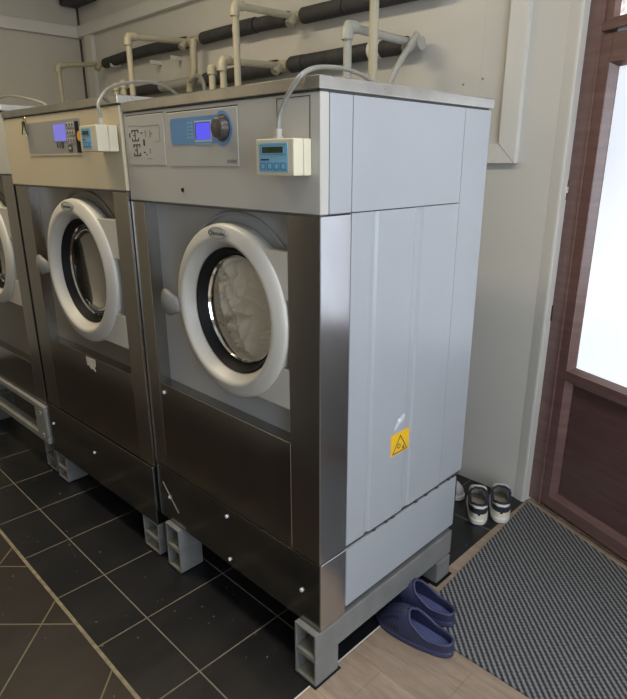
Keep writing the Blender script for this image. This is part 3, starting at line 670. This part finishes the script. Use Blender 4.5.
def block_foot(x0, x1, y0, y1):
    b = MB(); hollow_tube_y(b, x0, x1, y0, y1, .07, .164); b.mi = 1; b.box(x0+.008, x1-.008, y0+.06, y0+.065, .078, .156); b.build('base_beam', ['tube', 'tube_in'], W3)
    b = MB(); hollow_tube_y(b, x0, x1, y0, y0+.1, .004, .069); b.mi = 1; b.box(x0+.008, x1-.008, y0+.06, y0+.065, .01, .06); b.build('foot', ['tube', 'tube_in'], W3)
    b = MB(); b.box(x0-.004, x1+.004, y0-.004, y0+.106, 0, .004, .001, 1); b.build('rubber_pad', 'black', W3)
block_foot(-.115, -.004, .002, .14); block_foot(-.115, -.004, .6, .72); block_foot(-.99, -.88, .002, .14); block_foot(-.99, -.88, .6, .72)

# ------------------------------------------------------------------ payment boxes on the machines
def control_box(label, x0, x1, y1, dep, z0, z1, cable, small=False):
    t = thing('control_box', label, 'control box', ((x0+x1)/2, y1, z0), 0, 'coin control boxes on the washing machines')
    hw, h = (x1-x0)/2, z1-z0
    b = MB(); b.box(-hw, hw, -dep*.42, 0, 0, h, .003); b.box(-hw+.001, hw-.001, -dep*.44, -dep*.42, .001, h-.001); b.box(-hw, hw, -dep, -dep*.44, 0, h, .004); b.build('housing', 'cream', t)
    fx0, fx1, fz0, fz1 = (-hw+.013, hw-.018, .008, h-.009) if not small else (-hw*.72, hw*.35, .010, h-.008)
    b = MB(); b.box(fx0, fx1, -dep-.001, -dep+.001, fz0, fz1); fp = b.build('faceplate', 'lightblue', t)
    fw_ = fx1-fx0; fh = fz1-fz0; y = -dep-.001
    b = MB(); b.box(fx0+.05*fw_, fx1-.07*fw_, y-.0005, y+.0005, fz0+fh*.60, fz0+fh*.94); b.build('screen_frame', 'midblue', fp)
    b = MB(); b.box(fx0+.08*fw_, fx1-.10*fw_, y-.001, y, fz0+fh*.62, fz0+fh*.91); b.build('screen_bezel', 'lightblue', fp)
    b = MB(); b.box(fx0+.13*fw_, fx1-.15*fw_, y-.0016, y, fz0+fh*.66, fz0+fh*.87); b.build('screen', 'screen_green', fp)
    b = MB(); b.box(fx0+.06*fw_, fx0+.36*fw_, y-.0006, y, fz0+fh*.40, fz0+fh*.46); b.build('brand_print', 'navy_ink', fp)
    n = 4
    for k in range(n):
        xa = fx0+fw_*(.05+k*.235); xb = xa+fw_*.20
        b = MB(); b.prism(rrect(xa, xb, fz0+fh*.07, fz0+fh*.33, fw_*.03), y+.0004, y-.0010); b.mi = 1; b.prism(rrect(xa+.25*(xb-xa), xb-.25*(xb-xa), fz0+fh*.12, fz0+fh*.28, fw_*.015), y, y-.0016); b.build('button', ['midblue', 'lightblue'], fp)
    # gland and cable
    gx = cable[0]
    b = MB(); b.tube([(gx, -dep*.45, h-.001), (gx, -dep*.45, h+.006)], .011, 10); b.tube([(gx, -dep*.45, h+.006), (gx, -dep*.45, h+.022)], .0085, 16); b.build('cable_gland', 'plate', t)
    pts = [(gx, -dep*.45, h+.02)]+[Vector(p)-t.location for p in cable[1]]
    b = MB(); b.tube(bez(pts, 10), .0055, 10); b.build('cable', 'cable', t)
    return t
control_box('cream coin control box with blue keypad on the nearest washing machine', -.155, -.026, -.0012, .056, 1.475, 1.555,
    (-.018, [(-.105, -.024, 1.607), (-.083, -.024, 1.640), (-.056, -.022, 1.668), (-.040, -.012, 1.688), (-.058, .04, 1.705), (-.118, .14, 1.723), (-.163, .24, 1.735), (-.199, .34, 1.738), (-.228, .44, 1.729), (-.25, .54, 1.705), (-.26, .58, 1.692)]))
control_box('cream coin control box with blue keypad on the beige washing machine', -1.006, -.888, Y2-.0045, .072, 1.538, 1.617,
    (.018, [(-.93, -.045, 1.655), (-.948, -.04, 1.682), (-.974, 0.0, 1.722), (-1.03, .06, 1.748), (-1.066, .12, 1.765), (-1.096, .2, 1.779), (-1.14, .3, 1.784), (-1.19, .4, 1.767), (-1.23, .47, 1.735), (-1.245, .50, 1.720)]), True)

# loose cable over the leftmost machine
b = MB(); b.tube(bez([(-3.0, .25, 1.80), (-2.8, .30, 1.852), (-2.6, .30, 1.846), (-2.33, .28, 1.812), (-2.14, .27, 1.778), (-2.02, .24, 1.749)], 10), .0065, 10)
tag(b.build('cable', 'cable'), 'pale cable arching over the lid of the leftmost washing machine', 'cable')

# keys hanging from the lid of the beige machine
k0 = (X2-.712, Y2-.024, 1.676)
t = thing('key_bunch', 'small bunch of keys hanging at the left end of the beige fascia', 'keys', k0)
b = MB(); rows = []
for i in range(24):
    a = 2*PI*i/24; c_ = Vector((.011*math.cos(a), -.003, .011*math.sin(a)-.012))
    d_ = Vector((math.cos(a), 0, math.sin(a))); rows.append([c_+(d_*math.cos(q)+Vector((0, 1, 0))*math.sin(q))*.0016 for q in [2*PI*j/6 for j in range(6)]])
b.grid(rows, True, True); b.build('key_ring', 'brass', t)
for ang, m_, ln in ((-28, 'dark', .05), (8, 'chrome', .055), (24, 'dark', .05)):
    a = math.radians(ang); b = MB(); Rm = Matrix.Rotation(-a, 3, 'Y')
    hp = [(.009*math.cos(q), .010*math.sin(q)-.03) for q in [math.radians(300-300*i/14-60+0) for i in range(15)]]
    pts = [(.010*math.cos(q), -.030+.011*math.sin(q)) for q in [math.radians(-60+300*i/14) for i in range(15)]]+[(-.004, -.045), (-.004, -ln-.02), (0, -ln-.026), (.0035, -ln-.02), (.0035, -.055), (.0055, -.052), (.0035, -.049)]
    y0 = -.006-.002*(ang > 0)-.0022*(ang > 20)
    b.prism([((Rm @ Vector((x_, 0, z_))).x, (Rm @ Vector((x_, 0, z_))).z) for x_, z_ in pts], y0, y0-.002); b.build('key', m_, t)

# ------------------------------------------------------------------ pipework on the back wall
PY = 1.33; ZU, ZL = 2.214, 1.995; RP = .0165; RI = .035
def pipe_thing(name, label, group=None): return tag(bpy.data.objects.new(name, None), label, 'pipe', group)
def link(o, loc): C.objects.link(o); o.location = loc; return o
def fitting(b, p, d, r=.0235, l=.045):
    p = Vector(p); d = Vector(d).normalized(); b.tube([p-d*l/2, p-d*l/2*.98, p+d*l/2*.98, p+d*l/2], [r*.94, r, r, r*.94], 14)
U = thing('supply_pipe', 'upper water pipe on the back wall in black foam insulation', 'pipe', (0, PY, 0))
def ins(par, pts, x_off=0, r=RI):
    b = MB(); b.tube([Vector(p) for p in pts], r, 16); return b.build('foam_insulation', 'foam', par)
b = MB(); b.tube(bez([(-3.6, 0, 2.205), (-3.2, 0, 2.219), (-2.74, 0, 2.222), (-2.41, 0, 2.213), (-1.9, 0, 2.216), (-1.46, 0, 2.205), (-.60, 0, 2.195)], 8), RP, 12); b.build('pipe_run', 'pipe', U)
ins(U, bez([(-3.53, 0, 2.208), (-3.2, 0, 2.219), (-2.9, 0, 2.224), (-2.74, 0, 2.221), (-2.46, 0, 2.214)], 6)); ins(U, bez([(-2.28, 0, 2.214), (-2.1, 0, 2.216), (-1.965, 0, 2.216)], 4), r=.034)
ins(U, bez([(-1.93, 0, 2.216), (-1.86, 0, 2.216), (-1.78, 0, 2.215)], 3), r=.040); ins(U, bez([(-1.77, 0, 2.214), (-1.6, 0, 2.209), (-1.52, 0, 2.207)], 3), r=.036); ins(U, bez([(-1.41, 0, 2.204), (-1.13, 0, 2.201)], 3), r=.038); ins(U, bez([(-1.125, 0, 2.201), (-.6, 0, 2.195)], 3), r=.038)
for x_, z_ in ((-2.41, 2.213), (-2.31, 2.214), (-1.95, 2.216), (-1.46, 2.205)):
    b = MB(); fitting(b, (x_, 0, z_), (1, 0, 0), .027, .07); b.build('tee_fitting', 'pipe', U)
for x_, z_ in ((-3.40, 2.23), (-2.85, 2.19), (-2.6, 2.19)):
    b = MB(); b.box(x_-.008, x_+.008, -.03, .054, z_-.06, z_-.035, .003); b.build('pipe_clip', 'pvc', U)
L_ = thing('supply_pipe', 'lower water pipe along the back wall just above the machines, black foam insulation', 'pipe', (0, PY, 0))
b = MB(); b.tube([(-3.2, 0, 1.985), (-2.4, 0, 1.99), (-1.5, 0, 1.99), (-.70, 0, 1.992)], RP, 12); b.build('pipe_run', 'pipe', L_)
ins(L_, [(-3.2, 0, 1.982), (-2.78, 0, 1.985)], r=.034); ins(L_, [(-2.27, 0, 1.985), (-1.62, 0, 1.988)], r=.040); ins(L_, [(-1.50, 0, 1.99), (-1.405, 0, 1.99)], r=.040); ins(L_, [(-1.40, 0, 1.991), (-1.23, 0, 1.991)], r=.038); ins(L_, [(-1.228, 0, 1.991), (-.93, 0, 1.992)], r=.038); ins(L_, [(-.90, 0, 1.992), (-.76, 0, 1.992)], r=.036)
b = MB(); b.tube([(-2.78, 0, 1.985), (-2.27, 0, 1.987)], .031, 16); b.build('pipe_sleeve', 'pipe_grey', L_)
b = MB(); b.tube([(-.965, 0, 1.992), (-.93, 0, 1.992), (-.90, 0, 1.992)], [.040, .041, .038], 14); b.build('tape_wrap', 'pvc', L_)
for x_ in (-2.42, -2.27, -1.56, -.72):
    b = MB(); fitting(b, (x_, 0, 1.99), (1, 0, 0), .028, .075); b.build('tee_fitting', 'pipe' if x_ < -1 else 'pipe_grey', L_)
# link between both runs
V_ = thing('riser_pipe', 'bent cream pipe joining the upper and lower wall pipes', 'pipe', (-2.33, PY-.045, 1.98))
b = MB(); b.tube(bez([(.02, .0, .225), (.02, -.008, .18), (.018, -.01, .08), (.012, -.012, .04), (-.03, -.014, -.03), (-.035, -.014, -.06)], 6), .022, 12); b.build('pipe_run', 'pipe', V_)
# drops to the machines: vertical leg behind the machine, then an elbow and a run to the wall
def drop(x, y, zb, zt, xw, zw, label, m_='pipe', wall=True, r=RP, end=None):
    t = thing('drop_pipe', label, 'pipe', (x, y, zb), 0, 'vertical feed pipes behind the machines')
    b = MB(); b.tube([(0, 0, 0), (0, 0, zt-zb-.01)], r, 12); b.build('pipe_run', m_, t)
    if wall:
        e = Vector((xw-x, (end or PY-.03)-y, zw-zb)); b = MB(); b.tube([(0, .004, zt-zb), e], r, 12); b.build('pipe_run', m_, t)
        b = MB(); b.tube([(0, -.004, zt-zb-.045), (0, -.004, zt-zb-.04), (0, -.002, zt-zb-.012), (0, .006, zt-zb+.002), (0, .022, zt-zb+.003), (0, .045, zt-zb+.003)], r*1.38, 14); b.build('elbow_fitting', m_, t)
        b = MB(); d = e.normalized(); b.tube([e-d*.05, e-d*.045, e, e+d*.001], [r*1.3, r*1.45, r*1.5, r*1.4], 14); b.build('end_fitting', m_, t)
    else:
        b = MB(); b.tube([(0, 0, zt-zb-.045), (0, 0, zt-zb-.043), (0, 0, zt-zb-.012), (0, 0, zt-zb)], [r*1.2, r*1.45, r*1.45, r*.9], 14); b.build('cap_fitting', m_, t)
    return t
drop(-3.50, .955, 1.70, 2.155, -3.57, 2.205, 'leftmost feed pipe, elbow near the room corner')
drop(-2.40, .90, 1.70, 2.185, -2.43, 2.213, 'tall cream elbow pipe rising behind the right end of the beige machine')
drop(-1.455, .93, 1.60, 2.195, -1.46, 2.205, 'tallest cream elbow pipe rising behind the left half of the nearest machine')
drop(-.71, .88, 1.60, 1.995, -.72, 1.993, 'low grey elbow pipe rising behind the right corner of the nearest machine', 'pipe_grey')
drop(-1.66, .93, 0.0, 1.965, 0, 0, 'short capped pipe stub behind the nearest machine, left one of the pair', wall=False)
drop(-1.555, .92, 1.60, 1.972, -1.57, 1.99, 'short pipe with an elbow behind the nearest machine, right one of the pair')
drop(-2.63, .92, 0.0, 1.965, 0, 0, 'short capped stub behind the beige machine, left one of the pair', wall=False)
drop(-2.54, .92, 0.0, 1.972, 0, 0, 'short capped stub behind the beige machine, right one of the pair', wall=False)
t = thing('vent_pipe', 'tall straight cream pipe rising out of the top of the photo behind the nearest machine', 'pipe', (-.60, .9, 1.60))
b = MB(); b.tube([(0, 0, 0), (.004, .0, ZC-1.61)], .0175, 14); b.build('pipe_run', 'pipe', t)
t = thing('hose', 'pale grey flexible hose slanting down from the end of the lower wall pipe', 'hose', (-.70, 1.29, 1.99))
b = MB(); b.tube(bez([(.02, -.005, .03), (.018, -.03, .0), (-.01, -.09, -.10), (-.03, -.13, -.20), (-.04, -.16, -.32)], 8), .0135, 12); b.build('hose_run', 'pipe_grey', t)
t = thing('hose', 'thin grey hose looped beside the pipe stubs behind the beige machine', 'hose', (-2.1, 1.2, 1.8))
b = MB(); b.tube(bez([(.0, 0, .05), (-.02, .0, .15), (-.1, .02, .19), (-.2, .03, .17)], 8), .012, 10); b.build('hose_run', 'cable', t)

# dark box of unknown use high in the corner
t = thing('corner_box', 'dark box hanging high in the far left corner at the top edge', 'wall_box', (-3.79, 1.29, 2.638))
b = MB(); b.box(-.17, .17, -.07, .07, 0, .26, .012); b.build('housing', 'dark', t)
b = MB()
for k in range(7): b.box(-.14, .14, -.074, -.069, .03+k*.03, .045+k*.03)
b.build('grille', 'black', t)
b = MB(); b.box(-.03, .03, .07, .096, .08, .18); b.build('bracket', 'dark', t)
b = MB(); b.box(.17, .20, -.03, .03, .01, .05, .004); b.build('cable_entry', 'pvc', t)

# ------------------------------------------------------------------ entrance mat
poly = [(.046, .400), (1.25, .400)]; e = dl(1.36, .045); poly += [(e.x, e.y)]; s0 = dl(.02, .045); poly += [(s0.x, s0.y), (-.006, 1.375)]
MT = .006
b = MB(); b.prism_z(poly, .0006, MT); o = b.build('door_mat', 'mat'); tag(o, 'grey diagonally ribbed mat on the floor in front of the brown door', 'mat')

# ------------------------------------------------------------------ footwear
def outline(th, L, W, n=2.5, taper=.2, bend=0):
    """th 0..2pi from toe tip (0), left side, heel (pi), right side -> point; toe at -x"""
    t = (1-math.cos(th))/2; wd = W/2*max(0, 1-abs(2*t-1)**n)**(1/n)*(1-taper*max(0, min(1, (t-.25)/.5)))
    sgn = 1 if math.sin(th) >= 0 else -1
    return Vector((-L/2+L*t, sgn*wd+bend*math.sin(PI*t), 0)), t
def sm(a, b_, x): x = max(0, min(1, (x-a)/(b_-a))); return x*x*(3-2*x)
def shell(L, W, z0, Hf, vmf, nu=72, nv=14, thick=.005, inset=.0, bend=0, taper=.2, n_=2.5, kp=1.15):
    rows = []; rim = []
    for i in range(nu):
        th = 2*PI*(i+.0)/nu; P, t = outline(th, L-2*inset, W-2*inset, n_, taper, bend)
        Sx = max(-L/2+L*.13, min(L/2-L*.16, P.x)); Sp = Vector((Sx, bend*math.sin(PI*t), 0)); H = Hf(t); vm = vmf(t); r = []
        for j in range(nv+1):
            a = vm*j/nv*PI/2; k = 1-math.cos(a); q = P.lerp(Sp, k**kp); r.append(Vector((q.x, q.y, z0+H*math.sin(a))))
        rows.append(r); rim.append((t, r[-1]))
    return rows, rim
def shell_obj(name, rows, m_, par, thick):
    b = MB(); b.grid(rows, True); bmesh.ops.remove_doubles(b.bm, verts=b.bm.verts, dist=.0006)
    bmesh.ops.recalc_face_normals(b.bm, faces=b.bm.faces); o = b.build(name, m_, par, angle=180, recalc=False)
    md = o.modifiers.new('thickness', 'SOLIDIFY'); md.thickness = thick; md.offset = -1; return o
def sole_obj(name, L, W, z0, z1, m_, par, bend=0, taper=.2, grow=.0, n_=2.5):
    b = MB(); nu = 72; rows = []
    for dz, g in ((0, -.006), (.003, -.001), (.006, .001), (z1-z0-.004, .001), (z1-z0, -.002)):
        rows.append([outline(2*PI*i/nu, L+2*(g+grow), W+2*(g+grow), n_, taper, bend)[0]+Vector((0, 0, z0+dz)) for i in range(nu)])
    V = b.grid(rows, False, True); b.bm.faces.new(V[0][::-1]); b.bm.faces.new(V[-1]); return b.build(name, m_, par, merge=.0003)
def clog(label, loc, rz, tilt=0, side=1):
    t = thing('clog', label, 'clog', loc, 0, 'pair of navy foam clogs', rot=(tilt, 0, rz)); L, W = .285, .101; bend = .006*side
    sole_obj('sole', L, W, 0, .022, 'navy_plain', t, bend, .16)
    H = lambda q: .032+.055*sm(0, .40, q)-.004*sm(.5, .9, q)
    vm = lambda q: 1-.46*sm(.43, .53, q)-.27*sm(.50, .76, q)
    rows, rim = shell(L, W, .018, H, vm, bend=bend, taper=.16, inset=.002, kp=1.3)
    shell_obj('upper', rows, 'navy', t, .005)
    # thick rolled edge of the foot opening
    pts = [p for q, p in rim if q > .44]
    k = next(i for i in range(len(rim)) if rim[i][0] > .44); m_ = [rim[(k+i) % len(rim)][1] for i in range(len(pts))]
    b = MB(); b.tube(m_+[m_[0]], .0048, 8, False); b.build('rim', 'navy_plain', t, angle=180)
    # dimpled footbed
    b = MB(); pts = [outline(2*PI*i/64, L-.018, W-.018, 2.5, .16, bend)[0] for i in range(64)]; b.prism_z([(p.x, p.y) for p in pts], .021, .0245); b.build('footbed', 'navy_bed', t)
    return t
clog('navy foam clog lying in front, its side on the bare oak floor', (.086, .362, .0005), math.radians(5), math.radians(3.0), -1)
clog('navy foam clog lying behind its pair, heel on the ribbed mat', (.022, .463, MT), math.radians(8), 0, 1)

def trainer(label, loc, rz, worn=True):
    t = thing('trainer', label, 'shoe', loc, rz, 'pair of white and navy slip-on trainers'); L, W = .228, .090
    sole_obj('sole', L, W, 0, .026, 'shoe_white', t, 0, .10, .002, 3.0)
    H = lambda q: .045+.045*sm(.02, .38, q)-.022*sm(.55, .75, q)+.012*sm(.75, .95, q)
    vm = lambda q: 1-.40*sm(.42, .54, q)+.10*sm(.8, .97, q)
    rows, rim = shell(L, W, .024, H, vm, inset=.003, taper=.10, kp=3.2, n_=3.0); shell_obj('upper', rows, 'shoe_white', t, .004)
    pts = [i for i, (q, p) in enumerate(rim) if q > .44]; k = pts[0]; m_ = [rim[k+i][1] for i in range(len(pts))]
    b = MB(); b.tube(m_+[m_[0]], .0052, 8, False); b.build('collar', 'shoe_navy', t, angle=180)
    # navy strap round the heel with white piping, cream heel counter
    def band(name, z0f, z1f, qmin, mt, off):
        b = MB(); R_ = []
        idx = [i for i, (q, p) in enumerate(rim) if q > qmin]
        for i in idx:
            c_ = rows[i]; zb, zt = c_[0].z, c_[-1].z; pr = []
            for f in (z0f, (z0f+z1f)/2, z1f):
                zt_ = zb+(zt-zb)*f; j = min(range(len(c_)-1), key=lambda j: abs(c_[j].z-zt_) if c_[j].z <= zt_+1e-9 else 9); a, d = c_[j], c_[j+1]; u = (zt_-a.z)/max(1e-6, d.z-a.z); p = a.lerp(d, max(0, min(1, u)))
                o_ = Vector((p.x-(L/2-.06), p.y, 0)).normalized()*off; pr.append(p+o_)
            pr += [pr[2]-Vector((pr[2].x-(L/2-.06), pr[2].y, 0)).normalized()*off*1.2, pr[0]-Vector((pr[0].x-(L/2-.06), pr[0].y, 0)).normalized()*off*1.2]; R_.append(pr)
        b.grid(R_, False, True); return b.build(name, mt, t, angle=60)
    band('heel_counter', .02, .34, .80, 'shoe_cream', .003); band('piping', .35, .43, .50, 'shoe_cream', .0035); band('heel_strap', .44, .78, .45, 'shoe_navy', .0042); band('piping', .80, .88, .45, 'shoe_cream', .003)
    b = MB(); b.box(L/2-.006, L/2+.002, -.006, .006, .048, .070, .002); b.build('heel_tab', 'shoe_navy', t)
    b = MB(); pts = [outline(2*PI*i/48, L-.018, W-.018, 3.0, .10)[0] for i in range(48)]; b.prism_z([(p.x, p.y) for p in pts], .0255, .030); b.build('insole', 'shoe_in', t)
    b = MB(); b.box(L/2-.05, L/2-.012, -.022, .022, .03, .05, .006); b.build('heel_pad', 'shoe_in', t)
    return t
M['shoe_cream'] = mat('cream_heel_counter', (.78, .73, .58), .5, 0, .06, 40)
trainer('left one of two white trainers with navy heel straps by the back wall', (-.138, 1.160, .0005), math.radians(-58))
trainer('right one of two white trainers with navy heel straps, nearest the door frame', (-.072, 1.243, .0005), math.radians(-60))
def sneaker(label, loc, rz):
    t = thing('sneaker', label, 'shoe', loc, rz); L, W = .27, .095
    sole_obj('sole', L, W, 0, .028, 'shoe_sole_white', t, 0, .22, .002)
    H = lambda q: .045+.045*sm(.05, .5, q); vm = lambda q: 1-.34*sm(.45, .6, q)
    rows, rim = shell(L, W, .026, H, vm, inset=.003, taper=.22); shell_obj('upper', rows, 'shoe_grey', t, .004); return t
M['shoe_sole_white'] = mat('white_rubber_sole', (.66, .66, .66), .5, 0, .05, 40)
sneaker('grey shoe with white sole mostly hidden behind the nearest machine', (-.365, 1.20, .0005), math.radians(176))
